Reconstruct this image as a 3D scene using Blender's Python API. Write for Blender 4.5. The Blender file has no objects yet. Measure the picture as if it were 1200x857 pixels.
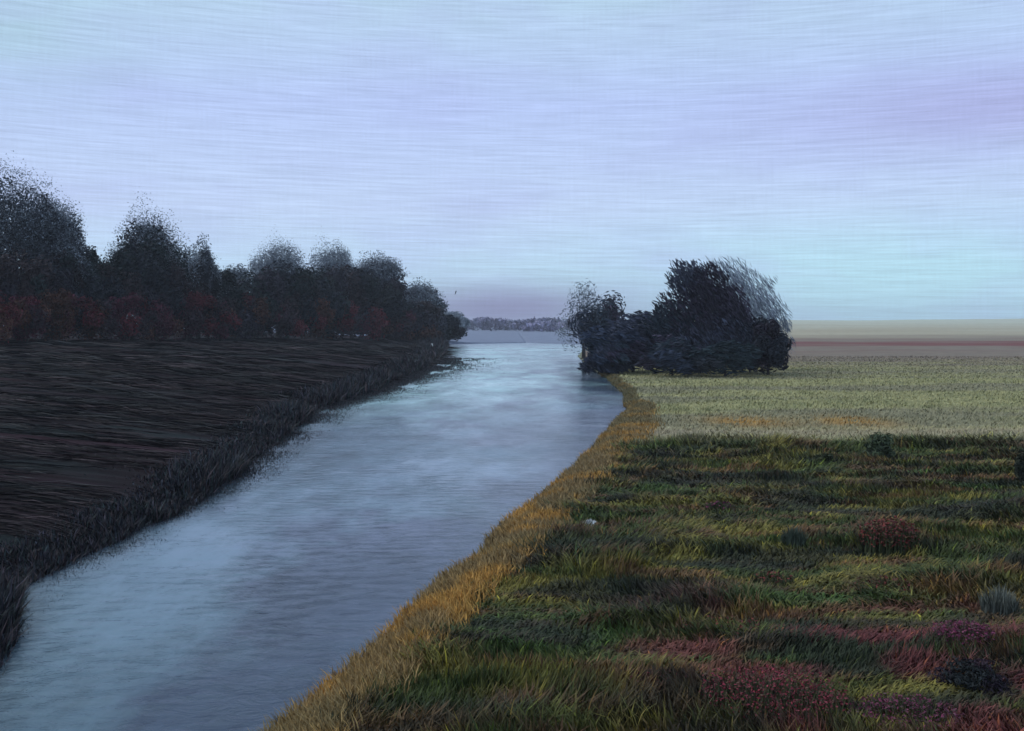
import bpy, math, random
import numpy as np
R = math.radians
C = bpy.context.scene.collection
SC = bpy.context.scene
random.seed(7)
rng = np.random.default_rng(11)

# ------------------------------------------------------------------ camera
CAMZ = 5.0
cam_d = bpy.data.cameras.new('camera'); cam = bpy.data.objects.new('camera', cam_d); C.objects.link(cam)
cam.location = (0, 0, CAMZ); cam.rotation_euler = (R(90), 0, 0)
cam_d.sensor_width = 36; cam_d.lens = 36; cam_d.shift_y = -48.5 / 1200
cam_d.clip_start = 0.1; cam_d.clip_end = 12000
SC.camera = cam
SC.view_settings.view_transform = 'Standard'; SC.view_settings.look = 'None'
SC.view_settings.exposure = 0.0; SC.view_settings.gamma = 1.0
SC.view_settings.use_curve_mapping = False

SUN_EL, SUN_AZ = 48.0, -75.0           # degrees; azimuth measured from +Y towards +X

# ------------------------------------------------------------------ world
W = bpy.data.worlds.new('World'); SC.world = W; W.use_nodes = True
nt = W.node_tree; nt.nodes.clear()
def nd(t, **k):
    n = nt.nodes.new(t)
    for a, b in k.items(): setattr(n, a, b)
    return n
def lk(a, b): nt.links.new(a, b)
def mth(op, a, b=None, c=None, clamp=False):
    n = nd('ShaderNodeMath', operation=op, use_clamp=clamp)
    for i, v in enumerate((a, b, c)):
        if v is None: continue
        if isinstance(v, (int, float)): n.inputs[i].default_value = v
        else: lk(v, n.inputs[i])
    return n.outputs[0]
def mixc(f, a, b, bt='MIX'):
    n = nd('ShaderNodeMix', data_type='RGBA', blend_type=bt)
    for s, v in ((n.inputs[0], f), (n.inputs[6], a), (n.inputs[7], b)):
        if isinstance(v, (int, float)): s.default_value = v
        elif isinstance(v, tuple): s.default_value = (*v, 1)
        else: lk(v, s)
    return n.outputs[2]
SKY_STR = 0.10
tc = nd('ShaderNodeTexCoord'); sep = nd('ShaderNodeSeparateXYZ'); lk(tc.outputs['Generated'], sep.inputs[0])
az = mth('ARCTAN2', sep.outputs[0], sep.outputs[1])
el = mth('ARCSINE', sep.outputs[2])
def coords(sa, se, off=0.0, skew=0.0):
    n = nd('ShaderNodeCombineXYZ')
    lk(mth('MULTIPLY', az, sa), n.inputs[0])
    e2 = mth('MULTIPLY_ADD', az, skew, el)
    lk(mth('MULTIPLY', e2, se), n.inputs[1]); n.inputs[2].default_value = off
    return n.outputs[0]
def noise(vec, detail=3, rough=0.55, dist=0.0):
    n = nd('ShaderNodeTexNoise'); lk(vec, n.inputs['Vector'])
    n.inputs['Scale'].default_value = 1; n.inputs['Detail'].default_value = detail
    n.inputs['Roughness'].default_value = rough; n.inputs['Distortion'].default_value = dist
    return n.outputs[0]
def gauss(a0, sa, e0, se):
    u = mth('DIVIDE', mth('SUBTRACT', az, a0), sa); v = mth('DIVIDE', mth('SUBTRACT', el, e0), se)
    r2 = mth('ADD', mth('MULTIPLY', u, u), mth('MULTIPLY', v, v))
    return mth('EXPONENT', mth('MULTIPLY', r2, -1.0))
def k(c, m=1.0 / SKY_STR): return tuple(x * m for x in c)
sky = nd('ShaderNodeTexSky', sky_type='NISHITA'); sky.sun_disc = False
sky.sun_elevation = R(SUN_EL); sky.sun_rotation = R(SUN_AZ)
sky.dust_density = 2.0; sky.air_density = 1.2
# thin streaked overcast laid over the clear sky
ramp = nd('ShaderNodeValToRGB'); lk(mth('MULTIPLY', el, 2.0, clamp=True), ramp.inputs[0])
cr = ramp.color_ramp
SKYC = [(0.0, (0.48, 0.70, 0.90)), (0.08, (0.54, 0.77, 0.98)), (0.22, (0.56, 0.70, 0.98)), (0.42, (0.50, 0.62, 0.97)),
        (0.58, (0.50, 0.67, 0.90)), (0.66, (0.48, 0.70, 0.82)), (1.0, (0.50, 0.66, 0.80))]
while len(cr.elements) < len(SKYC): cr.elements.new(0.5)
for e, (p, c) in zip(cr.elements, SKYC): e.position = p; e.color = (*c, 1)
cloud = mixc(1.0, ramp.outputs[0], (10, 10, 10), 'MULTIPLY')
cloud = mixc(mth('MULTIPLY', gauss(0.45, 0.16, 0.19, 0.035), 0.8), cloud, k((0.42, 0.44, 0.77)))
cloud = mixc(mth('MULTIPLY', gauss(-0.50, 0.14, 0.27, 0.07), 0.8), cloud, k((0.42, 0.64, 0.75)))
cloud = mixc(mth('MULTIPLY', gauss(0.38, 0.30, 0.045, 0.05), 0.8), cloud, k((0.50, 0.82, 0.96)))
big = noise(coords(5, 14, 3.1), 3)
cloud = mixc(mth('MULTIPLY', mth('SUBTRACT', big, 0.45), 1.6, clamp=True), cloud, k((0.46, 0.53, 0.90)))
# violet bank low over the far end of the river
bank = gauss(-0.01, 0.13, 0.014, 0.026)
cloud = mixc(mth('MULTIPLY', bank, 0.95, clamp=True), cloud, k((0.27, 0.28, 0.50)))
# fine wind-combed streaks
s1 = noise(coords(12, 420, 1.0, 0.015), 4, 0.7)
s2 = noise(coords(9, 260, 5.0, -0.04), 3, 0.6, 0.3)
s3 = noise(coords(420, 30, 8.0, 0.3), 2, 0.5)
st = mth('ADD', mth('MULTIPLY', mth('SUBTRACT', s1, 0.5), 0.62), mth('MULTIPLY', mth('SUBTRACT', s2, 0.5), 0.14))
st = mth('ADD', st, mth('MULTIPLY', mth('SUBTRACT', s3, 0.5), 0.11))
gain = mth('ADD', st, 1.0)
gc = nd('ShaderNodeCombineXYZ'); [lk(gain, gc.inputs[i]) for i in range(3)]
cloud = mixc(1.0, cloud, gc.outputs[0], 'MULTIPLY')
mix = mixc(0.93, sky.outputs[0], cloud)
bg = nd('ShaderNodeBackground'); lk(mix, bg.inputs[0]); bg.inputs[1].default_value = SKY_STR
out = nd('ShaderNodeOutputWorld'); lk(bg.outputs[0], out.inputs[0])

# ------------------------------------------------------------------ sun behind the overcast
sd = bpy.data.lights.new('sun', 'SUN'); sun = bpy.data.objects.new('sun', sd); C.objects.link(sun)
sd.energy = 1.2; sd.angle = R(25); sd.color = (1.0, 0.95, 0.88)
sun.rotation_euler = (R(90 - SUN_EL), 0, R(180 - SUN_AZ))
sun.location = (0, 0, 100)

# ------------------------------------------------------------------ helpers
def tag(o, label=None, cat=None, group=None, kind=None):
    if label: o['label'] = label
    if cat: o['category'] = cat
    if group: o['group'] = group
    if kind: o['kind'] = kind
    return o
def empty(name, loc):
    o = bpy.data.objects.new(name, None); C.objects.link(o); o.location = loc; o.empty_display_size = 0.5
    return o
def mesh(name, co, loops, counts, mat, col=None, parent=None, smooth=True):
    """one mesh object from numpy arrays: vertices, flat face-vertex list, face sizes, per-vertex colours"""
    me = bpy.data.meshes.new(name)
    co = np.asarray(co, np.float32); loops = np.asarray(loops, np.int32).ravel(); counts = np.asarray(counts, np.int32)
    me.vertices.add(len(co)); me.vertices.foreach_set('co', co.ravel())
    me.loops.add(len(loops)); me.loops.foreach_set('vertex_index', loops)
    me.polygons.add(len(counts))
    st = np.zeros(len(counts), np.int32); st[1:] = np.cumsum(counts)[:-1]
    me.polygons.foreach_set('loop_start', st); me.polygons.foreach_set('loop_total', counts)
    if smooth: me.polygons.foreach_set('use_smooth', np.ones(len(counts), bool))
    me.update(calc_edges=True); me.validate()
    if col is not None:
        a = me.color_attributes.new('Col', 'FLOAT_COLOR', 'POINT')
        rgba = np.ones((len(co), 4), np.float32); rgba[:, :3] = col
        a.data.foreach_set('color', rgba.ravel())
    me.materials.append(mat)
    o = bpy.data.objects.new(name, me); C.objects.link(o)
    if parent: o.parent = parent
    return o
def hash2(ix, iy, s):
    h = (ix.astype(np.int64) * 374761393 + iy.astype(np.int64) * 668265263 + s * 982451653) & 0x7fffffff
    h = ((h ^ (h >> 13)) * 1274126177) & 0x7fffffff
    return ((h ^ (h >> 16)) & 0xffff) / 65535.0
def vn(x, y, s=0):
    x = np.asarray(x, float); y = np.asarray(y, float)
    ix = np.floor(x); iy = np.floor(y); fx = x - ix; fy = y - iy
    fx = fx * fx * (3 - 2 * fx); fy = fy * fy * (3 - 2 * fy)
    a = hash2(ix, iy, s); b = hash2(ix + 1, iy, s); c = hash2(ix, iy + 1, s); d = hash2(ix + 1, iy + 1, s)
    return (a * (1 - fx) + b * fx) * (1 - fy) + (c * (1 - fx) + d * fx) * fy
def fbm(x, y, s=0, o=4, g=0.5):
    t = 0; a = 1; n = 0
    for i in range(o):
        t = t + a * vn(x * 2 ** i + 17.3 * i, y * 2 ** i - 9.1 * i, s + i); n += a; a *= g
    return t / n
def sstep(a, b, x):
    t = np.clip((np.asarray(x, float) - a) / (b - a), 0, 1); return t * t * (3 - 2 * t)
def lerp(a, b, t):
    a = np.asarray(a, float); b = np.asarray(b, float); t = np.asarray(t, float)[..., None]; return a * (1 - t) + b * t

# ------------------------------------------------------------------ materials
def new_mat(name):
    m = bpy.data.materials.new(name); m.use_nodes = True
    return m, m.node_tree, m.node_tree.nodes['Principled BSDF']
def col_mat(name, rough=0.75, spec=0.3, nscale=0.0, namp=0.0, stretch=(1, 1, 1), bump=0.0, sheen=0.0):
    """colour of each leaf or patch from its own attribute, with fine procedural variation"""
    m, t, b = new_mat(name)
    at = t.nodes.new('ShaderNodeAttribute'); at.attribute_name = 'Col'
    src = at.outputs['Color']
    if nscale:
        g = t.nodes.new('ShaderNodeNewGeometry'); mp = t.nodes.new('ShaderNodeMapping'); mp.inputs['Scale'].default_value = stretch
        t.links.new(g.outputs['Position'], mp.inputs['Vector'])
        n = t.nodes.new('ShaderNodeTexNoise'); n.inputs['Scale'].default_value = nscale; n.inputs['Detail'].default_value = 6
        n.inputs['Roughness'].default_value = 0.65
        t.links.new(mp.outputs[0], n.inputs['Vector'])
        mr = t.nodes.new('ShaderNodeMapRange'); mr.inputs[1].default_value = 0.25; mr.inputs[2].default_value = 0.75
        mr.inputs[3].default_value = 1 - namp; mr.inputs[4].default_value = 1 + namp
        t.links.new(n.outputs[0], mr.inputs[0])
        mx = t.nodes.new('ShaderNodeMix'); mx.data_type = 'RGBA'; mx.blend_type = 'MULTIPLY'; mx.inputs[0].default_value = 1
        t.links.new(src, mx.inputs[6]); t.links.new(mr.outputs[0], mx.inputs[7]); src = mx.outputs[2]
        if bump:
            bp = t.nodes.new('ShaderNodeBump'); bp.inputs['Strength'].default_value = 1; bp.inputs['Distance'].default_value = bump
            t.links.new(n.outputs[0], bp.inputs['Height']); t.links.new(bp.outputs[0], b.inputs['Normal'])
    t.links.new(src, b.inputs['Base Color'])
    b.inputs['Roughness'].default_value = rough; b.inputs['Specular IOR Level'].default_value = spec
    return m
M_LEAF = col_mat('leaf', 0.65, 0.10, 1.7, 0.35)
M_GRASS = col_mat('grass', 0.7, 0.2, 3.0, 0.3)
M_PETAL = col_mat('petal', 0.7, 0.2, 9.0, 0.25)
M_FIELD = col_mat('dark soil', 0.85, 0.06, 1.2, 0.5, (0.2, 2.4, 1), 0.06)
M_MEADOW = col_mat('meadow turf', 0.9, 0.1, 0.8, 0.35, (0.35, 1.2, 1), 0.03)
M_BED = col_mat('river mud', 0.8, 0.2, 2.0, 0.3)
M_BARK = col_mat('bark', 0.85, 0.2, 5.0, 0.4, (1, 1, 0.2), 0.02)
M_BIRD = col_mat('feather', 0.7, 0.2, 9.0, 0.2)
M_WOOD = col_mat('weathered wood', 0.8, 0.2, 6.0, 0.2, (1, 1, 0.2))

def water_mat():
    m, t, b = new_mat('river water'); N = t.nodes.new; L = t.links.new
    g = N('ShaderNodeNewGeometry')
    def nz(scale, stretch, det, rough=0.55, dist=0.0):
        mp = N('ShaderNodeMapping'); mp.inputs['Scale'].default_value = stretch; L(g.outputs['Position'], mp.inputs['Vector'])
        n = N('ShaderNodeTexNoise'); n.inputs['Scale'].default_value = scale; n.inputs['Detail'].default_value = det
        n.inputs['Roughness'].default_value = rough; n.inputs['Distortion'].default_value = dist
        L(mp.outputs[0], n.inputs['Vector']); return n.outputs[0]
    ripple = nz(2.2, (0.8, 1.3, 1), 5, 0.6, 0.8)
    wave = nz(0.35, (0.6, 1.2, 1), 3, 0.5, 0.5)
    patch = nz(0.15, (1, 0.42, 1), 8, 0.72, 0.1)          # cat's-paws: where the breeze roughens the surface
    mr = N('ShaderNodeMapRange'); mr.inputs[1].default_value = 0.38; mr.inputs[2].default_value = 0.66
    mr.inputs[3].default_value = 0.004; mr.inputs[4].default_value = 0.055; L(patch, mr.inputs[0])
    b1 = N('ShaderNodeBump'); b1.inputs['Strength'].default_value = 1; L(ripple, b1.inputs['Height']); L(mr.outputs[0], b1.inputs['Distance'])
    b2 = N('ShaderNodeBump'); b2.inputs['Strength'].default_value = 1; b2.inputs['Distance'].default_value = 0.035
    L(wave, b2.inputs['Height']); L(b1.outputs[0], b2.inputs['Normal']); L(b2.outputs[0], b.inputs['Normal'])
    cr = N('ShaderNodeMix'); cr.data_type = 'RGBA'; cr.blend_type = 'MULTIPLY'; cr.inputs[0].default_value = 1
    at = N('ShaderNodeAttribute'); at.attribute_name = 'Col'; L(at.outputs['Color'], cr.inputs[6])
    mf = N('ShaderNodeMapRange'); mf.inputs[1].default_value = 0.38; mf.inputs[2].default_value = 0.60; L(patch, mf.inputs[0]); mf.inputs[3].default_value = 1.35; mf.inputs[4].default_value = 0.62; L(mf.outputs[0], cr.inputs[7])  # same patches also darken the base colour, painting in smoky reflections
    L(cr.outputs[2], b.inputs['Base Color'])
    rr = N('ShaderNodeMapRange'); rr.inputs[1].default_value = 0.40; rr.inputs[2].default_value = 0.60; rr.inputs[3].default_value = 0.24; rr.inputs[4].default_value = 0.07
    L(nz(0.11, (1, 0.5, 1), 7, 0.7, 0.1), rr.inputs[0]); L(rr.outputs[0], b.inputs['Roughness'])
    b.inputs['IOR'].default_value = 1.33
    return m
M_WATER = water_mat()

# ------------------------------------------------------------------ lie of the land
LY = np.array([-30, 0, 13, 15, 17, 19.4, 23.5, 28.6, 40, 60, 75, 115, 160, 235, 258, 272, 290, 3000.])
LX = np.array([-7.2, -7.6, -7.4, -7.7, -8.7, -9.6, -9.3, -9.1, -9.9, -11.6, -10.6, -9.8, -11, -15, -15, 3.9, 3.9, 3.9])
RY = np.array([-30, 0, 8, 12.58, 14.29, 16.67, 20.00, 25.00, 31.58, 41.38, 60.00, 75, 95, 120, 160, 200, 250, 272, 290, 3000.])
RX = np.array([-6.2, -4.6, -3.6, -2.83, -2.47, -1.96, -1.25, -0.19, 1.21, 3.29, 6.75, 8.1, 8.7, 9.0, 10.2, 14, 20, 4.1, 4.1, 4.1])
def edgeL(y): return np.interp(y, LY, LX) + 0.35 * (vn(np.asarray(y) * 0.6, 0 * np.asarray(y), 5) - 0.5) * (np.asarray(y) < 258)
def edgeR(y): return np.interp(y, RY, RX) + 0.22 * (vn(np.asarray(y) * 0.5, 0 * np.asarray(y), 6) - 0.5) * (np.asarray(y) < 250)
def zL(x, y):
    d = edgeL(y) - x
    slope = 0.09 * sstep(2500, 300, y)
    z = np.where(d < 0, 0.35 * d, 0.28 * sstep(0, 0.9, d) + 3.9 * (1 - np.exp(-np.maximum(d, 0) * slope / 3.9 * 1.25)))
    z = np.where(y > 262, np.minimum(z, 0.28 * sstep(0, 0.9, d) + 3.0 * sstep(10, 120, d)), z)
    amp = 0.06 + 0.0016 * y
    fur = (fbm(x * 0.10, y * 1.9 / (1 + y * 0.012), 21, 4, 0.6) - 0.5) + 0.5 * (fbm(x * 0.05 + y * 0.02, y * 0.55, 31, 2) - 0.5)
    return z + fur * 1.5 * amp * sstep(0.6, 3.0, d) * sstep(300, 200, y)
def zR(x, y):
    d = x - edgeR(y)
    z = np.where(d < 0, 0.35 * d, 0.26 * sstep(0, 1.0, d))
    z = z + 0.10 * (fbm(x * 0.25, y * 0.4, 41, 3) - 0.5) * sstep(0.5, 2, d)
    rise = sstep(330, 1000, y) * (9.0 + 5.0 * (fbm(x * .006, y * .003, 43, 5) - .5)) * sstep(20, 160, d)
    return z + rise + 0.16 * np.exp(-((y - 39.2) / 1.6) ** 2) * sstep(2, 5, d)
ys = np.concatenate([np.linspace(-30, 7, 20), np.exp(np.arange(math.log(7.3), math.log(1600), 0.0065))])
dcol = np.concatenate([[-3, -1.5, -0.7, -0.3, 0, 0.15, 0.3, 0.45, 0.6, 0.8, 1.0], np.exp(np.arange(math.log(1.15), math.log(1600), 0.045))])
def sheet(side):
    Y, D = np.meshgrid(ys, dcol, indexing='ij')
    if side < 0: X = edgeL(Y) - D; Z = zL(X, Y)
    else: X = edgeR(Y) + D; Z = zR(X, Y)
    n, m = Y.shape; idx = np.arange(n * m).reshape(n, m)
    a, b, c, d = idx[:-1, :-1], idx[:-1, 1:], idx[1:, 1:], idx[1:, :-1]
    q = np.stack([a, b, c, d] if side > 0 else [a, d, c, b], -1).reshape(-1, 4)
    return X.ravel(), Y.ravel(), D.ravel(), Z.ravel(), q
def meadow_col(x, y, d):
    """turf colours, with distance haze painted into the far ground: olive rough grass in front, bleached hay meadow beyond, heath strip behind"""
    wob = (fbm(x * 0.12, y * 0.3, 51, 3) - 0.5) * 2
    n1 = fbm(x * 0.9, y * 1.6, 52, 4); n2 = fbm(x * 0.22, y * 0.9, 53, 3); n3 = fbm(x * 0.9, y * 2.5, 54, 3)
    dark = lerp((0.044, 0.060, 0.018), (0.175, 0.150, 0.038), sstep(0.40, 0.70, n1))
    dark = lerp(dark, (0.058, 0.10, 0.028), sstep(0.54, 0.70, n2) * 0.75)
    dark = lerp(dark, (0.14, 0.055, 0.040), sstep(0.50, 0.68, n3) * 0.65)
    dark = lerp(dark, (0.024, 0.028, 0.022), sstep(0.47, 0.62, fbm(x * 0.40, y * 1.5, 55, 4)) * 0.8)
    dark = lerp(dark, (0.16, 0.034, 0.044), 0.65 * sstep(0.46, 0.62, fbm(x * 0.7, y * 1.3, 59, 4)) * sstep(19.5, 15, y) * sstep(0.5, 3, x))
    pale = lerp((0.235, 0.235, 0.115), (0.33, 0.31, 0.155), sstep(.25, .75, n1))
    pale = lerp(pale, (0.40, 0.37, 0.19), 0.7 * sstep(.45, .65, fbm(x * .06 + y * .02, y * .25, 58, 3)) * sstep(30, 5, x))
    pale = lerp(pale, (0.23, 0.215, 0.135), sstep(0.42, 0.66, fbm(x * 0.05, y * 0.2, 56, 3)))
    px = 600 + 1200 * x / np.maximum(y, 1)
    row = 380 + 4.7 * 1200 / np.maximum(y, 1)
    pale = lerp(pale, (0.38, 0.21, 0.05), 0.95 * np.exp(-((x - 11.4) / 2.0) ** 2 - ((y - 49.5) / 2.6) ** 2) * sstep(0.25, 0.5, n3))
    pale = lerp(pale, (0.38, 0.21, 0.05), 0.95 * np.exp(-((x - 16.4) / 1.7) ** 2 - ((y - 49.5) / 2.6) ** 2) * sstep(0.25, 0.55, n3))
    pale = lerp(pale, (0.36, 0.29, 0.22), 0.6 * np.exp(-((y - 44.5) / 2.2) ** 2))
    far = lerp(pale, (0.20, 0.16, 0.125), sstep(95, 150, y + wob * 20))
    wf = (fbm(x * .012, y * .02, 60, 4) - .5) * 2
    heath = sstep(160, 230, y + wf * 60) * sstep(370, 270, y + wf * 120)
    far = lerp(far, (0.17, 0.062, 0.055), heath * sstep(0.38, 0.55, fbm(x * 0.02, y * 0.03, 57, 4)) )
    far = lerp(far, lerp((0.38, 0.33, 0.23), (0.50, 0.51, 0.41), sstep(400, 850, y + wf * 150)), sstep(280, 450, y + wf * 80))  # rise pales with distance towards the low sky, haze painted in
    c = lerp(dark, far, sstep(38.0, 40.5, y + wob * 1.2))
    c = lerp(lerp((0.27, 0.19, 0.09), (0.20, 0.22, 0.15), sstep(48, 66, y)), c, sstep(0.8, 1.9, d / ((0.55 + np.minimum(y, 60) * 0.022) * (.22 + .78 * sstep(70, 44, y))) + wob * 0.4))
    c = lerp((0.07, 0.06, 0.045), c, sstep(-0.1, 0.25, d))
    c = lerp(c, (0.20, 0.23, 0.32), sstep(245, 256, y) * sstep(75, 40, x))  # far shore painted sky mauve so it fades like haze
    return c
def field_col(x, y, d):
    n1 = fbm(x * 0.08, y * 0.9, 61, 4); n2 = fbm(x * 0.2, y * 0.5, 62, 3)
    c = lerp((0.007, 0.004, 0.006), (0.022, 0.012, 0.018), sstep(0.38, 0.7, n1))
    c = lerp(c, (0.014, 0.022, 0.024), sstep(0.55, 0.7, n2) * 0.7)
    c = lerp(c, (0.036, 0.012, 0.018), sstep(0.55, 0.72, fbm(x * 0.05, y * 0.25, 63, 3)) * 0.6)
    c = lerp(c, (0.20, 0.23, 0.32), sstep(245, 256, y))  # far end painted sky mauve so it fades like haze
    return c
X, Y, D, Z, q = sheet(-1)
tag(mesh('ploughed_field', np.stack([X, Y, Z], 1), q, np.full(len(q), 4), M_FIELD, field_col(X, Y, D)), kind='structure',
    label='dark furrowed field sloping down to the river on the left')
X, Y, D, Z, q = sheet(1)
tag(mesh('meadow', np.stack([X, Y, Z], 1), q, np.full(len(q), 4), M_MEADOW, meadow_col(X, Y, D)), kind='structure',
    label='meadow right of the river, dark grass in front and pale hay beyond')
# river bed and river
yr = ys[ys < 285]
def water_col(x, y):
    """base colour with reflections painted in: pale sky along the middle reach, dark by both banks and in near patches"""
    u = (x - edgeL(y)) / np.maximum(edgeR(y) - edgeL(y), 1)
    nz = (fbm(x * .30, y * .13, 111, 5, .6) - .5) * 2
    clump_refl = sstep(.45, .95, u + nz * .60) * (1 - .4 * sstep(120, 180, y))  # dark reflection of the tree clump, painted along the right bank
    smoky_refl = sstep(.05, .5, nz + .25 * np.exp(-((y - 24) / 9) ** 2)) * sstep(75, 45, y)  # smoky dark reflections painted on the near water
    c = lerp((.080, .140, .195), (.29, .47, .49), sstep(42, 80, y + nz * 22) * sstep(260, 200, y))  # bright low-sky reflection painted into the middle reach
    c = lerp(c, (.018, .032, .072), np.clip(1.0 * clump_refl + .6 * smoky_refl, 0, .92))
    return lerp(c, (.03, .04, .06), .8 * sstep(.16, .0, u + nz * .10))  # dark bank reflection painted along the left edge
def strip(name, inset, z, ncol, mat, col=None):
    co = []
    for y in yr:
        a = float(edgeL(y)) - inset; b = float(edgeR(y)) + inset
        for i in range(ncol): co.append((a + (b - a) * i / (ncol - 1), y, z))
    n = len(yr); idx = np.arange(n * ncol).reshape(n, ncol)
    q = np.stack([idx[:-1, :-1], idx[:-1, 1:], idx[1:, 1:], idx[1:, :-1]], -1).reshape(-1, 4)
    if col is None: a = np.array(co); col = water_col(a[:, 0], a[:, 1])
    else: col = np.tile(col, (n * ncol, 1))
    return mesh(name, co, q, np.full(len(q), 4), mat, col)
tag(strip('riverbed', -2.0, -0.95, 3, M_BED, (0.05, 0.05, 0.045)), kind='structure', label='muddy bed under the river')
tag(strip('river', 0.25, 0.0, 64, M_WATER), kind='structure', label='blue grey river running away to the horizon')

# ------------------------------------------------------------------ blades, leaves, wood
def blades(px, py, pz, h, w, lean, ldir, col, tipcol=None):
    """bent tapering blades, five vertices each"""
    n = len(px); a = rng.uniform(0, 2 * np.pi, n)
    # widen mostly across the lean direction
    wx, wy = -np.sin(ldir + 0.5 * (a - np.pi) / np.pi), np.cos(ldir + 0.5 * (a - np.pi) / np.pi)
    ca, sa = np.cos(ldir), np.sin(ldir)
    co = np.zeros((n, 5, 3), np.float32)
    mid = 0.55
    for j, (s, t, wd) in enumerate(((-1, 0, 1), (1, 0, 1), (1, mid, .75), (-1, mid, .75), (0, 1, 0))):
        off = lean * t ** 1.6
        co[:, j, 0] = px + s * wd * w * wx * .5 + ca * off * h
        co[:, j, 1] = py + s * wd * w * wy * .5 + sa * off * h
        co[:, j, 2] = pz + h * t * np.sqrt(np.clip(1 - (lean * t * 0.7) ** 2, 0.05, 1))
    b = np.arange(n)[:, None] * 5
    loops = (b + np.array([[0, 1, 2, 3, 3, 2, 4]])).ravel()
    counts = np.tile([4, 3], n)
    cc = np.repeat(col[:, None, :], 5, 1)
    if tipcol is not None: cc[:, 4] = tipcol
    return co.reshape(-1, 3), loops, counts, cc.reshape(-1, 3)
class Bag:
    def __init__(s): s.co = []; s.lo = []; s.ct = []; s.cl = []; s.n = 0
    def add(s, co, lo, ct, cl):
        s.co.append(co); s.lo.append(np.asarray(lo) + s.n); s.ct.append(ct); s.cl.append(cl); s.n += len(co)
    def build(s, name, mat, parent=None):
        return mesh(name, np.concatenate(s.co), np.concatenate(s.lo), np.concatenate(s.ct), mat, np.concatenate(s.cl), parent)
def tube(bag, pts, radii, col, seg=6):
    pts = np.asarray(pts, float); n = len(pts); co = []
    for i in range(n):
        t = pts[min(i + 1, n - 1)] - pts[max(i - 1, 0)]; t /= np.linalg.norm(t) + 1e-9
        u = np.cross(t, (0.3, 0.9, 0.2)); u /= np.linalg.norm(u) + 1e-9; v = np.cross(t, u)
        for s in range(seg):
            a = 2 * math.pi * s / seg; co.append(pts[i] + radii[i] * (math.cos(a) * u + math.sin(a) * v))
    lo = []; ct = []
    for i in range(n - 1):
        for s in range(seg):
            lo += [i * seg + s, i * seg + (s + 1) % seg, (i + 1) * seg + (s + 1) % seg, (i + 1) * seg + s]; ct.append(4)
    lo += list(range((n - 1) * seg, n * seg)); ct.append(seg)
    bag.add(np.array(co), lo, ct, np.tile(col, (len(co), 1)))
def leaves(bag, cen, dirv, L, Wd, col):
    """curved brush-like leaf sprays: strip of two quads along dirv"""
    n = len(cen); r = rng.normal(size=(n, 3)); side = np.cross(dirv, r); side /= np.linalg.norm(side, axis=1)[:, None] + 1e-9
    nor = np.cross(side, dirv); bend = rng.uniform(-.35, .35, n)
    co = np.zeros((n, 6, 3))
    for j, (t, s, wd) in enumerate(((-.5, -1, .35), (-.5, 1, .35), (0, 1, 1), (0, -1, 1), (.5, 1, .2), (.5, -1, .2))):
        co[:, j] = cen + dirv * (L * t)[:, None] + side * (Wd * s * wd * .5)[:, None] + nor * (bend * L * (0.25 - t * t))[:, None]
    b = np.arange(n)[:, None] * 6
    bag.add(co.reshape(-1, 3), (b + np.array([[0, 1, 2, 3, 3, 2, 4, 5]])).ravel(), np.tile([4, 4], n), np.repeat(col[:, None], 6, 1).reshape(-1, 3))
def crown(bag, lobes, n, L, Wd, cols, sparse=0.0, sweep=None, tang=0.6):
    """lobes: (centre, radii); leaf sprays fill each lobe, densest near its skin, thinning outwards by sparse"""
    vol = np.array([r[0] * r[1] * r[2] for _, r in lobes]) ** 0.67; vol /= vol.sum()
    for (c, r), f in zip(lobes, vol):
        m = max(8, int(n * f))
        d = rng.normal(size=(m, 3)); d /= np.linalg.norm(d, axis=1)[:, None]
        rad = np.where(rng.random(m) < 0.72, 0.98 - 0.36 * np.abs(rng.normal(0, .6, m)).clip(0, 1.6), rng.uniform(0.2, 0.8, m)) + np.minimum(np.abs(rng.normal(0, sparse, m)), .16)
        bumpy = 1 + 0.17 * (np.sin(d[:, 0] * 5 + c[0]) * np.sin(d[:, 2] * 6 + c[2]) + np.sin(d[:, 1] * 7 + c[1]) * 0.5)
        p = np.asarray(c) + d * np.asarray(r) * (rad * bumpy)[:, None]
        t = np.cross(d, rng.normal(size=(m, 3))); t /= np.linalg.norm(t, axis=1)[:, None] + 1e-9
        dv = tang * t + (1 - tang) * rng.normal(size=(m, 3)) * .6
        if sweep is not None: dv = 0.55 * dv + np.asarray(sweep) * rng.choice([0.8, 1.0, 1.2], m)[:, None]
        dv /= np.linalg.norm(dv, axis=1)[:, None] + 1e-9
        base = np.asarray(cols[rng.integers(len(cols))])
        cl = base * rng.uniform(0.7, 1.3) * np.clip(rng.normal(1, .22, (m, 1)), .4, 1.8)
        ok = p[:, 2] > 0.03
        s = rng.uniform(.6, 1.35, m)
        leaves(bag, p[ok], dv[ok], (L * s)[ok], (Wd * s)[ok], cl[ok])
def rnd_lobes(w, dpt, h, z0, n, fill=0.42, shape='dome'):
    """lobes that together fill a crown of half-width w, half-depth dpt, from z0 to h"""
    out = []
    H = h - z0
    out.append(((0, 0, z0 + H * .46), (w * .68, dpt * .68, H * .46)))
    for i in range(n):
        a = 2 * math.pi * (i + rng.random()) / n; f = rng.random()
        zc = z0 + H * (0.18 + 0.68 * f)
        reach = 0.68 * math.sqrt(max(0.05, 1 - (f * 0.86) ** 2))
        rr = (0.22 + 0.16 * rng.random())
        out.append(((w * reach * math.cos(a), dpt * reach * math.sin(a), min(zc, h - rr * H * .55)), (w * rr * 1.15, dpt * rr * 1.15, H * rr * .62)))
    return out
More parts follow.
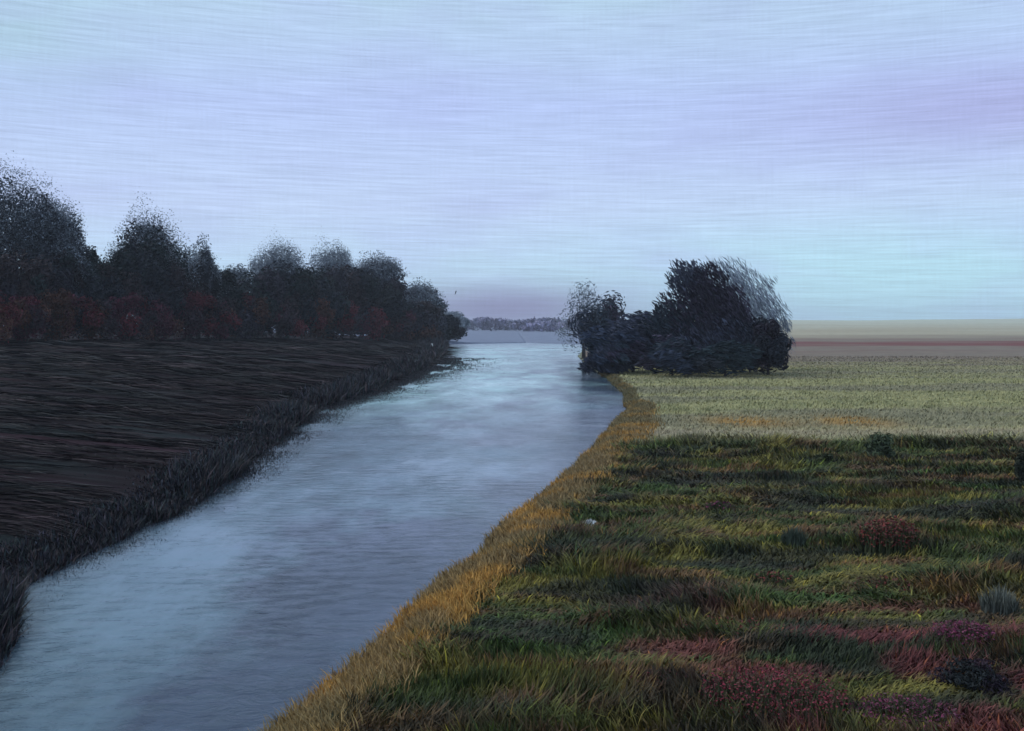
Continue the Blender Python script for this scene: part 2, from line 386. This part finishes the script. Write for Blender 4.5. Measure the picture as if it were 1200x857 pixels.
def tree(name, cat, label, group, loc, w, h, cols, n=3000, L=.7, Wd=.22, nl=9, z0f=.18, sparse=.05, trunk_r=None, lean=0.0,
         dpt=None, sweep=None, lobes=None, bark=(.05, .042, .04), part='crown', wisp=0, wispcols=None, tang=.6):
    o = empty(name, loc); tag(o, label, cat, group)
    lb = lobes or rnd_lobes(w, dpt or w * .85, h, h * z0f, nl)
    tr = trunk_r or h * .022
    tb = Bag(); top = h * .62
    tube(tb, [(0, 0, -.4), (0, 0, h * .1), (lean * .3 + .02 * h * rng.normal(), 0, h * .35), (lean * .6, 0, top)], [tr * 1.5, tr, tr * .75, tr * .3], bark, 7)
    for c, r in lb[1:]:
        s = h * rng.uniform(.14, .4); c = np.asarray(c)
        tube(tb, [(lean * s / h * .5, 0, s), c * .5 + np.array((0, 0, s * .45)), c], [tr * .5, tr * .33, tr * .1], bark, 5)
    if wisp:                                   # bare twigs reaching out of the crown
        for i in range(wisp):
            c, r = lb[rng.integers(len(lb))]; d = rng.normal(size=3); d[2] = abs(d[2]) + .4; d /= np.linalg.norm(d)
            p = np.asarray(c); e = p + d * np.asarray(r) * rng.uniform(1.15, 1.5)
            tube(tb, [p, (p + e) / 2 + rng.normal(size=3) * .1, e], [tr * .12, tr * .09, tr * .04], bark, 4)
    tb.build('trunk', M_BARK, o)
    cb = Bag(); crown(cb, lb, n, L, Wd, cols, sparse, sweep, tang)
    if wispcols:
        up = [((c[0], c[1], c[2] + r[2] * .35), tuple(x * 1.12 for x in r)) for c, r in lb if c[2] > h * .45]
        crown(cb, up, int(n * .8), L * .6, Wd * .6, wispcols, .06, None, .4)
    cb.build(part, M_LEAF, o)
    return o

def linepos(px):            # on the line of the left wood, seen at photo column px
    y = 84.6 / (0.2692 + (600 - px) / 1200); return (px - 600) / 1200 * y, y
def place_left(px, top, back):
    x, y = linepos(px); y2 = y + back; x2 = (px - 600) / 1200 * y2
    z = float(zL(np.array(x2), np.array(y2))); h = CAMZ - (top - 380) * y2 / 1200 - z
    return (x2, y2, z), h, y2 / 1200

DARK = [(.022, .026, .036), (.030, .026, .038), (.018, .028, .030), (.034, .024, .028)]
BLUE = [(.045, .052, .070), (.055, .060, .080), (.038, .046, .058)]
PALE = [(.24, .27, .32), (.30, .33, .38), (.18, .21, .25)]
RUST = [(.105, .020, .028), (.080, .020, .036), (.085, .036, .026), (.040, .026, .034)]
# tall trees that rise out of the left wood
G1 = 'tall trees rising out of the left wood'
tall = [
 (18, 202, 68, BLUE, PALE, 8, 'tall slate blue tree at the left edge, highest of the wood'),
 (62, 244, 40, BLUE, PALE, 4, 'slate blue shoulder tree stepping down from the highest tree'),
 (176, 246, 46, DARK, PALE, 5, 'dark round headed tree with a pale grey cap, second highest of the wood'),
 (232, 288, 24, BLUE, PALE, 3, 'small blue grey tree tucked right of the grey capped tree'),
 (106, 286, 17, DARK, None, 3, 'smallest dark tree in the dip left of the grey capped tree'),
 (272, 308, 24, PALE, None, 12, 'low pale tree showing in the notch of the skyline'),
 (326, 282, 34, PALE, PALE, 12, 'pale grey fluffy tree standing alone above the middle of the wood'),
 (386, 285, 32, PALE, PALE, 10, 'pale grey tree right of the lone fluffy one'),
 (436, 305, 42, BLUE, PALE, 8, 'blue grey spreading tree where the wood begins to slope down'),
 (484, 334, 34, BLUE, PALE, 6, 'hazy low tree on the falling right shoulder of the wood'),
 (526, 364, 26, PALE, None, 5, 'last small misty tree at the river end of the wood'),
]
for px, top, hw, cols, wc, back, lab in tall:
    loc, h, s = place_left(px, top, back)
    pale = cols is PALE; h *= .96
    tree('tree', 'tree', lab, G1, loc, hw * s * 1.12, h, cols, n=13000 if pale else 27000, L=2.9 * s, Wd=(1.0 if pale else 1.7) * s, nl=22,
         z0f=.12, sparse=.07 if pale else .035, wisp=14, wispcols=wc, tang=.5)
# dark front rank
G2 = 'dark trees in the front rank of the left wood'
ordn = ['first', 'second', 'third', 'fourth', 'fifth', 'sixth', 'seventh', 'eighth', 'ninth', 'tenth', 'eleventh', 'twelfth', 'thirteenth', 'fourteenth', 'fifteenth', 'sixteenth', 'seventeenth', 'eighteenth']
front = [(-100, 286), (-56, 290), (-12, 292), (28, 288), (66, 294), (104, 300), (142, 290), (182, 284), (222, 302), (260, 316), (298, 312), (336, 308), (374, 306), (412, 312), (446, 326), (478, 344), (506, 364)]
for i, (px, top) in enumerate(front):
    loc, h, s = place_left(px, top, -2 + 2 * rng.random())
    tree('dense_tree', 'tree', f'dense blackish tree, {ordn[i - 2]} from the left in the front rank of the wood' if i > 1 else f'dense blackish tree just outside the left edge of the view, {("farther", "nearer")[i]} from it', G2, loc, 40 * s, h, DARK, n=9000, L=4.2 * s, Wd=1.7 * s,
         nl=13, z0f=.02, sparse=.05, tang=.65)
# rusty brambles along the foot of the wood
G3 = 'rusty bramble bushes along the foot of the left wood'
bram = [(-5, 352), (32, 356), (70, 350), (108, 358), (145, 352), (182, 356), (218, 350), (255, 356), (292, 352), (328, 356), (364, 358), (400, 362), (434, 366), (464, 372), (490, 380)]
for i, (px, top) in enumerate(bram):
    loc, h, s = place_left(px, top - 9, -7 - 2 * rng.random())
    o = tree('bramble_bush', 'bush', f'rusty brown bramble bush, {ordn[i]} from the left along the foot of the wood', G3, loc, 30 * s, h, RUST, n=3200, L=3.6 * s, Wd=1.5 * s,
         nl=8, z0f=.0, sparse=.07, trunk_r=h * .02, part='foliage')

# clump on the right bank
G4 = 'trees of the dark clump on the right bank'
def place_right(px, top, y):
    x = (px - 600) / 1200 * y; z = float(zR(np.array(x), np.array(y))); return (x, y, z), CAMZ - (top - 380) * y / 1200 - z, y / 1200
CL = [(.042, .054, .088), (.056, .062, .095), (.036, .050, .070), (.046, .038, .064)]
def rt(px, top, hw, y, lab, cols, **kw):
    loc, h, s = place_right(px, top, y); a = dict(n=3800, L=6 * s, Wd=1.7 * s, nl=10, z0f=.04, sparse=.05); a.update(kw)
    if 'lb' in a:
        f = a.pop('lb'); a['lobes'] = [((c[0] * s, c[1] * s, c[2] * s), tuple(v * s for v in r)) for c, r in f]
    return tree('clump_tree', 'tree', lab, G4, loc, hw * s, h, cols, **a)
rt(684, 330, 30, 146, 'wispy pale grey tree at the river end of the clump', PALE, n=1800, L=3.5 * .125, Wd=.9 * .125, sparse=.2, wisp=16)
rt(704, 342, 38, 136, 'gnarled dark tree leaning over the water at the left of the clump', CL, L=5 * .115, tang=.8)
rt(742, 362, 58, 101, 'rounded blue black dome tree in the middle left of the clump', CL, sweep=(.9, 0, -.25), L=.5, Wd=.15, n=9000)
rt(826, 308, 52, 99, 'highest tree of the clump with dark foliage combed down to the right', CL, sweep=(.62, -.1, -.78), L=.45, Wd=.12, n=24000,
   lb=[((-2, 0, 58), (54, 45, 50)), ((-20, 0, 110), (23, 22, 23)), ((0, -6, 100), (26, 25, 28)), ((20, 0, 72), (33, 33, 32)), ((-34, 0, 52), (36, 34, 34)), ((44, -4, 36), (33, 31, 32)), ((0, -16, 34), (56, 34, 32))], lean=-.8)
rt(868, 303, 46, 106, 'paler grey tree showing behind the highest tree on its right', [(.22, .25, .32), (.26, .29, .36), (.16, .19, .25)], sweep=(.55, 0, -.8), L=.7, Wd=.06, n=6500, sparse=.08,
   lb=[((0, 0, 66), (44, 36, 50)), ((-16, 0, 108), (26, 22, 24)), ((10, 0, 88), (30, 26, 28)), ((32, 0, 60), (26, 24, 28)), ((40, 0, 36), (22, 20, 30))])
rt(900, 372, 26, 94, 'blackish bush ending the clump on its right', [(.036, .030, .046), (.030, .034, .046)], n=4200, tang=.8)
rt(788, 392, 44, 93, 'low dark bush at the foot of the highest tree', CL, sweep=(.9, 0, .1), n=2600)
rt(850, 396, 44, 91.5, 'low teal black bush between the highest tree and the end bush', [(.026, .040, .050), (.034, .040, .052)], sweep=(1, 0, 0), n=2600)

rt(716, 402, 34, 96.5, 'lowest bush of the clump, slate dark and spreading over the river edge', CL, sweep=(.7, 0, -.5), L=.45, Wd=.13, n=3800)

# ------------------------------------------------------------------ grass and ground cover
def nozero(x): return np.maximum(x, 1e-3)
def meadow_grass():
    B = Bag()
    n = 260000
    y = np.exp(rng.uniform(math.log(10.5), math.log(41.5), n)); d = rng.random(n)
    xl = edgeR(y) + 0.5; xr = y * .56 + 11; x = xl + (xr - xl) * d
    wob = (fbm(x * .12, y * .3, 51, 3) - .5) * 2
    keep = (x - edgeR(y)) / (.55 + y * .022) + wob * .4 + rng.normal(0, .18, n) > 1.2
    keep &= y + wob * 1.2 + rng.normal(0, .4, n) < 40.2
    x, y = x[keep], y[keep]; n = len(x)
    c = meadow_col(x, y, np.full(n, 9.0)) * np.clip(rng.normal(1.15, .38, (n, 1)), .3, 2.4)
    r = rng.random(n)
    c = np.where((r < .06)[:, None], c * np.array([1.8, 1.7, .9]), c)
    sw = fbm(x * .6, y * .8, 71, 3)
    h = (.08 + .22 * sstep(.35, .7, sw)) * rng.uniform(.5, 1.3, n) + .05
    h = np.where(np.abs(y - 39.3) < 1.3, h + .18, h)
    ld = np.where(rng.random(n) < .62, np.where(vn(x * .4, y * .7, 72) < .5, 0, np.pi) + rng.normal(0, .5, n), rng.uniform(0, 2 * np.pi, n))
    lean = np.clip(.25 + 1.0 * vn(x * .5, y * .9, 73) + rng.normal(0, .2, n), 0, 1.2)
    w = (.010 + .0011 * y) * rng.uniform(.6, 1.5, n)
    B.add(*blades(x, y, zR(x, y), h, w, lean, ld, c))
    return tag(B.build('meadow_grass', M_GRASS), 'dark olive rough grass covering the near meadow', 'grass', kind='stuff')
meadow_grass()
def sedge():
    B = Bag(); n = 75000
    y = np.exp(rng.uniform(math.log(10), math.log(105), n)); wd = (.55 + y * .022) * (.22 + .78 * sstep(70, 44, y))
    d = rng.beta(1.3, 1.6, n) * 2.0 * wd; x = edgeR(y) + d - .05
    wob = (fbm(x * .12, y * .3, 51, 3) - .5) * 2
    keep = d / wd + wob * .4 + rng.normal(0,   .15, n) < 1.5; x, y, d = x[keep], y[keep], d[keep]; n = len(x)
    f = fbm(x * .8, y * .8, 81, 3)
    c = lerp((.30, .205, .095), (.50, .27, .07), np.clip(sstep(.50, .66, f) + .5 * sstep(26, 12, y) * rng.random(n), 0, 1))
    c = lerp(c, (.24, .20, .10), .35 * sstep(.55, .75, fbm(x * .5, y * .6, 82, 3)))
    c = lerp(c, (.14, .14, .075), sstep(35, 70, y) * rng.uniform(.2, 1, n))
    c = c * np.clip(rng.normal(1, .25, (n, 1)), .4, 1.8)
    h = rng.uniform(.10, .30, n); ld = rng.uniform(0, 2 * np.pi, n); ld = np.where(rng.random(n) < .5, np.pi * .9 + rng.normal(0, .6, n), ld)
    B.add(*blades(x, y, zR(x, y) - .02, h, (.008 + .0009 * y) * rng.uniform(.6, 1.5, n), rng.uniform(.1, .9, n), ld, c))
    tag(B.build('bank_sedge', M_GRASS), 'ochre dry sedge along the right bank of the river', 'sedge', kind='stuff')
sedge()
def hay():
    B = Bag(); n = 125000
    y = np.exp(rng.uniform(math.log(38.5), math.log(150), n)); xl = edgeR(y) + .05; xr = y * .56 + 16
    x = xl + (xr - xl) * rng.random(n)
    c = meadow_col(x, y, np.full(n, 9.0)) * np.clip(rng.normal(1.05, .16, (n, 1)), .5, 1.5)
    wob = (fbm(x * .12, y * .3, 51, 3) - .5) * 2
    keep = y + wob * 1.2 > 39.5; x, y, c = x[keep], y[keep], c[keep]; n = len(x)
    h = rng.uniform(.06, .20, n)
    B.add(*blades(x, y, zR(x, y), h, .0013 * y * rng.uniform(.6, 1.4, n), rng.uniform(.2, 1.1, n), np.where(rng.random(n) < .7, rng.normal(0, .4, n), rng.uniform(0, 6.28, n)), c))
    tag(B.build('hay_grass', M_GRASS), 'bleached hay grass on the meadow beyond the dark grass', 'grass', kind='stuff')
hay()
def reflection_rushes():
    B = Bag(); n = 110000  # dark blades added on the water to imitate the bank's reflection
    y = np.exp(rng.uniform(math.log(16), math.log(150), n)); wd = .35 + .028 * y
    d = rng.gamma(1.0, .58, n) * wd; ok = fbm(d * .9, y * .22, 93, 3) + rng.normal(0, .06, n) > .35 + .07 * d / wd
    y, d, wd = y[ok], d[ok], wd[ok]; n = len(y); x = edgeL(y) + d - .1
    c = np.array(DARK)[rng.integers(0, 4, n)] * np.clip(rng.normal(1.1, .3, (n, 1)), .4, 1.9)
    h = rng.uniform(.03, .16, n) * (.5 + .012 * y) * np.exp(-.5 * d / wd) + .02
    B.add(*blades(x, y, np.full(n, -.05), h, (.004 + .0007 * y) * rng.uniform(.5, 1.3, n), rng.uniform(.1, .9, n), rng.uniform(0, 6.28, n), c))
    tag(B.build('reflection_rushes', M_GRASS), 'thin dark rushes added in the water for the dark reflection of the left bank', 'rushes', kind='stuff')
reflection_rushes()
def left_fringe():
    B = Bag(); n = 60000
    y = np.exp(rng.uniform(math.log(11), math.log(240), n)); wd = .5 + .020 * y
    d = rng.gamma(1.6, .45, n) * wd - .35; x = edgeL(y) - d
    cl = fbm(y * .35, y * 0 + .5, 91, 3)
    c = np.array(DARK)[rng.integers(0, 4, n)] * np.clip(rng.normal(1, .3, (n, 1)), .4, 1.8)
    c = np.where((rng.random(n) < .12)[:, None], c * 2.2 + .01, c)
    h = (.30 + .9 * sstep(.3, .7, cl) * rng.random(n)) * (.55 + .009 * y) * rng.uniform(.4, 1.2, n) * np.clip((x - edgeL(y) + 2.2 * wd) / (2.2 * wd), .15, 1)
    B.add(*blades(x, y, np.maximum(zL(x, y), -.3) - .03, h, (.010 + .0011 * y) * rng.uniform(.6, 1.5, n), rng.uniform(.1, .9, n), rng.uniform(0, 6.28, n), c))
    tag(B.build('bank_rushes', M_GRASS), 'blackish rushes straggling along the left water edge', 'rushes', kind='stuff')
left_fringe()
def field_straw():
    B = Bag(); n = 60000
    y = np.exp(rng.uniform(math.log(14), math.log(215), n)); xl = -.56 * y - 14; xr = edgeL(y) - .4
    x = xl + (xr - xl) * rng.random(n); xt = np.interp(y, [0, 110, 240, 300], [-200, -53, -19, -19]); ok = (x < xr) & (x > xt)
    row = fbm(x * .04, y * 2.2 / (1 + y * .02), 101, 3); ok &= row + rng.normal(0, .05, n) > .44
    x, y, row = x[ok], y[ok], row[ok]; n = len(x); s = y / 1200
    c = lerp((.006, .004, .006), (.085, .060, .066), rng.random(n) ** 4.2)
    c = np.where((fbm(x * .15, y * .3, 103, 2) > .55)[:, None], c * np.array([.75, 1.05, 1.0]), c)
    L = s * rng.uniform(10, 70, n); th = rng.normal(0, .05, n) + .12 * (vn(x * .2, y * .3, 104) - .5)
    z = zL(x, y) + .03 + .4 * s; e = .5; gx = (zL(x + e, y) - zL(x - e, y)) / (2 * e)
    d = np.stack([np.cos(th), np.sin(th), gx + rng.normal(0, .004, n)], 1); d /= np.linalg.norm(d, axis=1)[:, None]
    leaves(B, np.stack([x, y, z], 1), d, L, s * rng.uniform(.6, 1.6, n), c)
    tag(B.build('field_straw', M_GRASS), 'weathered straw and weeds lying along the furrows of the dark field', 'straw', kind='stuff')
field_straw()
def far_wood():
    B = Bag()
    for i in range(70):
        x = rng.uniform(-150, 85); y = rng.uniform(640, 900); h = rng.uniform(5.5, 10.5); w = rng.uniform(9, 20)
        lb = [((x + a, y + b, 0.5 + c), r) for (a, b, c), r in rnd_lobes(w, 5, h, 0, 5)]
        crown(B, lb, 420, 2.4, 1.2, [(.28, .26, .38), (.30, .28, .40), (.25, .25, .36)], .06)  # mauve leaf colour with the distance haze painted in
    tag(B.build('far_wood', M_LEAF), 'far-off grey blue wood closing the end of the river', 'wood', kind='stuff')
far_wood()

# ------------------------------------------------------------------ single plants in the meadow
def at(px, row, zoff=.26):
    y = (CAMZ - zoff) * 1200 / (row - 380); x = (px - 600) / 1200 * y
    return (x, y, float(zR(np.array(x), np.array(y))) - .02)
def shrub(px, row, hw, hpx, cols, lab, n=1400):
    loc = at(px, row); s = loc[1] / 1200
    return tree('shrub', 'shrub', lab, 'small shrubs in the right meadow', loc, hw * s, hpx * s, cols, n=n, L=5 * s, Wd=1.8 * s, nl=8, z0f=.0, sparse=.1, part='foliage', trunk_r=.02)
shrub(1030, 541, 19, 34, [(.085, .105, .06), (.11, .125, .085), (.06, .08, .045)], 'small grey green shrub on the line between dark and pale meadow')
shrub(1200, 566, 13, 36, [(.03, .036, .025), (.04, .045, .03)], 'narrow blackish shrub cut off by the right edge of the view')
shrub(966, 549, 14, 18, [(.09, .10, .05), (.05, .06, .03)], 'lowest olive shrub just left of the grey green one')
shrub(1140, 806, 46, 34, [(.030, .022, .034), (.024, .028, .03), (.05, .03, .045)], 'low purple black shrub in front of the magenta flowers', 2200)
def clump(name, cat, px, row, hw, hpx, lab, group, leaf, bloom, nb=500, dy=.5):
    """upright plant clump: stems and leaf blades in one part, blossoms in another"""
    loc = at(px, row); s = loc[1] / 1200; o = empty(name, loc); tag(o, lab, cat, group)
    w = hw * s; hh = hpx * s; n = 420
    a = rng.uniform(0, 6.28, n); r = np.sqrt(rng.random(n)); x = w * r * np.cos(a); y = w * dy * 1.6 * r * np.sin(a)
    B = Bag(); c = np.array(leaf) * np.clip(rng.normal(1, .3, (n, 1)), .4, 1.9)
    h = hh * rng.uniform(.6, 1.15, n) * (1 - .35 * r)
    B.add(*blades(x, y, np.zeros(n), h, np.full(n, 2.2 * s), rng.uniform(0, .5, n), rng.uniform(0, 6.28, n), c)); B.build('stem', M_GRASS, o)
    if bloom:
        a = rng.uniform(0, 6.28, nb); r = np.sqrt(rng.random(nb)); p = np.stack([w * r * np.cos(a), w * dy * 1.6 * r * np.sin(a), hh * rng.uniform(.35, 1.05, nb) * (1 - .3 * r)], 1)
        d = rng.normal(size=(nb, 3)); d[:, 2] *= .5; d /= np.linalg.norm(d, axis=1)[:, None]
        P = Bag(); leaves(P, p, d, 3.2 * s * rng.uniform(.6, 1.4, nb), 2.0 * s * rng.uniform(.6, 1.4, nb), np.array(bloom)[rng.integers(0, len(bloom), nb)] * np.clip(rng.normal(1, .25, (nb, 1)), .5, 1.6))
        P.build('blossom', M_PETAL, o)
    return o
G5 = 'patches of red flowers in the near meadow'
RED = [(.19, .040, .036), (.13, .034, .036), (.09, .06, .03)]; MAG = [(.20, .040, .095), (.14, .036, .07), (.09, .05, .055)]
ST = (.055, .065, .03)
clump('flower_clump', 'flowers', 1042, 648, 34, 46, 'brick red flower clump highest up the meadow slope of the red patches', G5, ST, RED, 1500)
clump('flower_clump', 'flowers', 1036, 696, 34, 22, 'small dull red flower clump below the brick red one', G5, ST, RED, 260)
clump('flower_clump', 'flowers', 1130, 764, 36, 40, 'upright magenta flower clump near the right edge', G5, ST, MAG, 1500)
clump('flower_clump', 'flowers', 905, 836, 85, 52, 'broad crimson flower clump, largest of the red patches', G5, ST, [(.23, .032, .052), (.16, .032, .045), (.09, .05, .035)], 2600)
clump('flower_clump', 'flowers', 1060, 846, 66, 28, 'low plum flower clump right of the broad crimson one', G5, ST, MAG, 1100)
clump('flower_clump', 'flowers', 765, 806, 40, 24, 'thin maroon flower clump nearest the river', G5, ST, [(.16, .035, .05), (.11, .05, .045)], 600)
clump('flower_clump', 'flowers', 845, 598, 18, 12, 'tiny magenta flower clump on the upper dark meadow', G5, ST, MAG, 120)
clump('flower_clump', 'flowers', 905, 684, 26, 16, 'faint orange red flower clump in the middle of the meadow', G5, ST, RED, 140)
clump('flower_clump', 'flowers', 850, 742, 52, 16, 'long flat dark red flower clump left of the magenta one', G5, ST, RED, 220)
G6 = 'pale grass tufts in the near meadow'
clump('grass_tuft', 'grass tuft', 1172, 722, 20, 40, 'tall silvery grass tuft above the magenta flowers', G6, (.13, .14, .12), None)
clump('grass_tuft', 'grass tuft', 690, 618, 7, 11, 'tiny whitish grass tuft beside the ochre bank', G6, (.55, .57, .60), None)
clump('grass_tuft', 'grass tuft', 930, 640, 14, 26, 'grey green grass tuft among dark grass left of the brick red flowers', G6, (.075, .095, .070), None)

# ------------------------------------------------------------------ small things
def bird():
    x, y, z = (534 - 600) / 1200 * 140, 140, CAMZ + 37 * 140 / 1200
    B = Bag(); col = (.02, .02, .024)
    tube(B, [(-.10, 0, -.26), (-.05, 0, -.14), (0, 0, 0), (.05, 0, .14), (.09, 0, .22), (.13, 0, .25)], [.02, .05, .075, .06, .045, .012], col, 8)
    for s in (-1, 1):
        co = np.array([(.03, s * .05, .09), (.05, s * .26, .20), (-.02, s * .46, .12), (-.06, s * .24, -.02), (-.02, s * .05, -.06)])
        co = np.concatenate([co, co + (.012, 0, -.012)])
        B.add(co, [0, 1, 2, 3, 4, 9, 8, 7, 6, 5] + sum([[i, (i + 1) % 5, (i + 1) % 5 + 5, i + 5] for i in range(5)], []), [5, 5] + [4] * 5, np.tile(col, (10, 1)))
    o = B.build('bird', M_BIRD); o.location = (x, y, z)
    tag(o, 'small dark bird in the sky just right of the wood', 'bird')
bird()
def post():
    y = 175.0; x = (506 - 600) / 1200 * y; z = float(zL(np.array(x), np.array(y)))
    B = Bag(); tube(B, [(0, 0, -.4), (.02, 0, .5), (.03, 0, 1.05), (.03, 0, 1.12)], [.20, .19, .18, .10], (.55, .57, .58), 10)
    o = B.build('mooring_post', M_WOOD); o.location = (x, y, z)
    tag(o, 'short whitish post at the water edge below the end of the wood', 'post')
post()

# ------------------------------------------------------------------ haze
def haze():
    x0, x1, y0, y1, z0, z1 = -1700, 1700, -60, 1650, -2.5, 30
    co = [(x, y, z) for z in (z0, z1) for y in (y0, y1) for x in (x0, x1)]
    f = [0, 2, 3, 1, 4, 5, 7, 6, 0, 1, 5, 4, 2, 6, 7, 3, 0, 4, 6, 2, 1, 3, 7, 5]
    m = bpy.data.materials.new('haze'); m.use_nodes = True; t = m.node_tree; t.nodes.clear()
    v = t.nodes.new('ShaderNodeVolumePrincipled'); v.inputs['Color'].default_value = (.80, .84, .95, 1); v.inputs['Density'].default_value = HAZE
    o = t.nodes.new('ShaderNodeOutputMaterial'); t.links.new(v.outputs[0], o.inputs['Volume'])
    ob = mesh('haze', co, f, [4] * 6, m, smooth=False); tag(ob, 'thin bluish evening haze over the river land', 'haze', kind='stuff')
HAZE = 0.0003
haze()
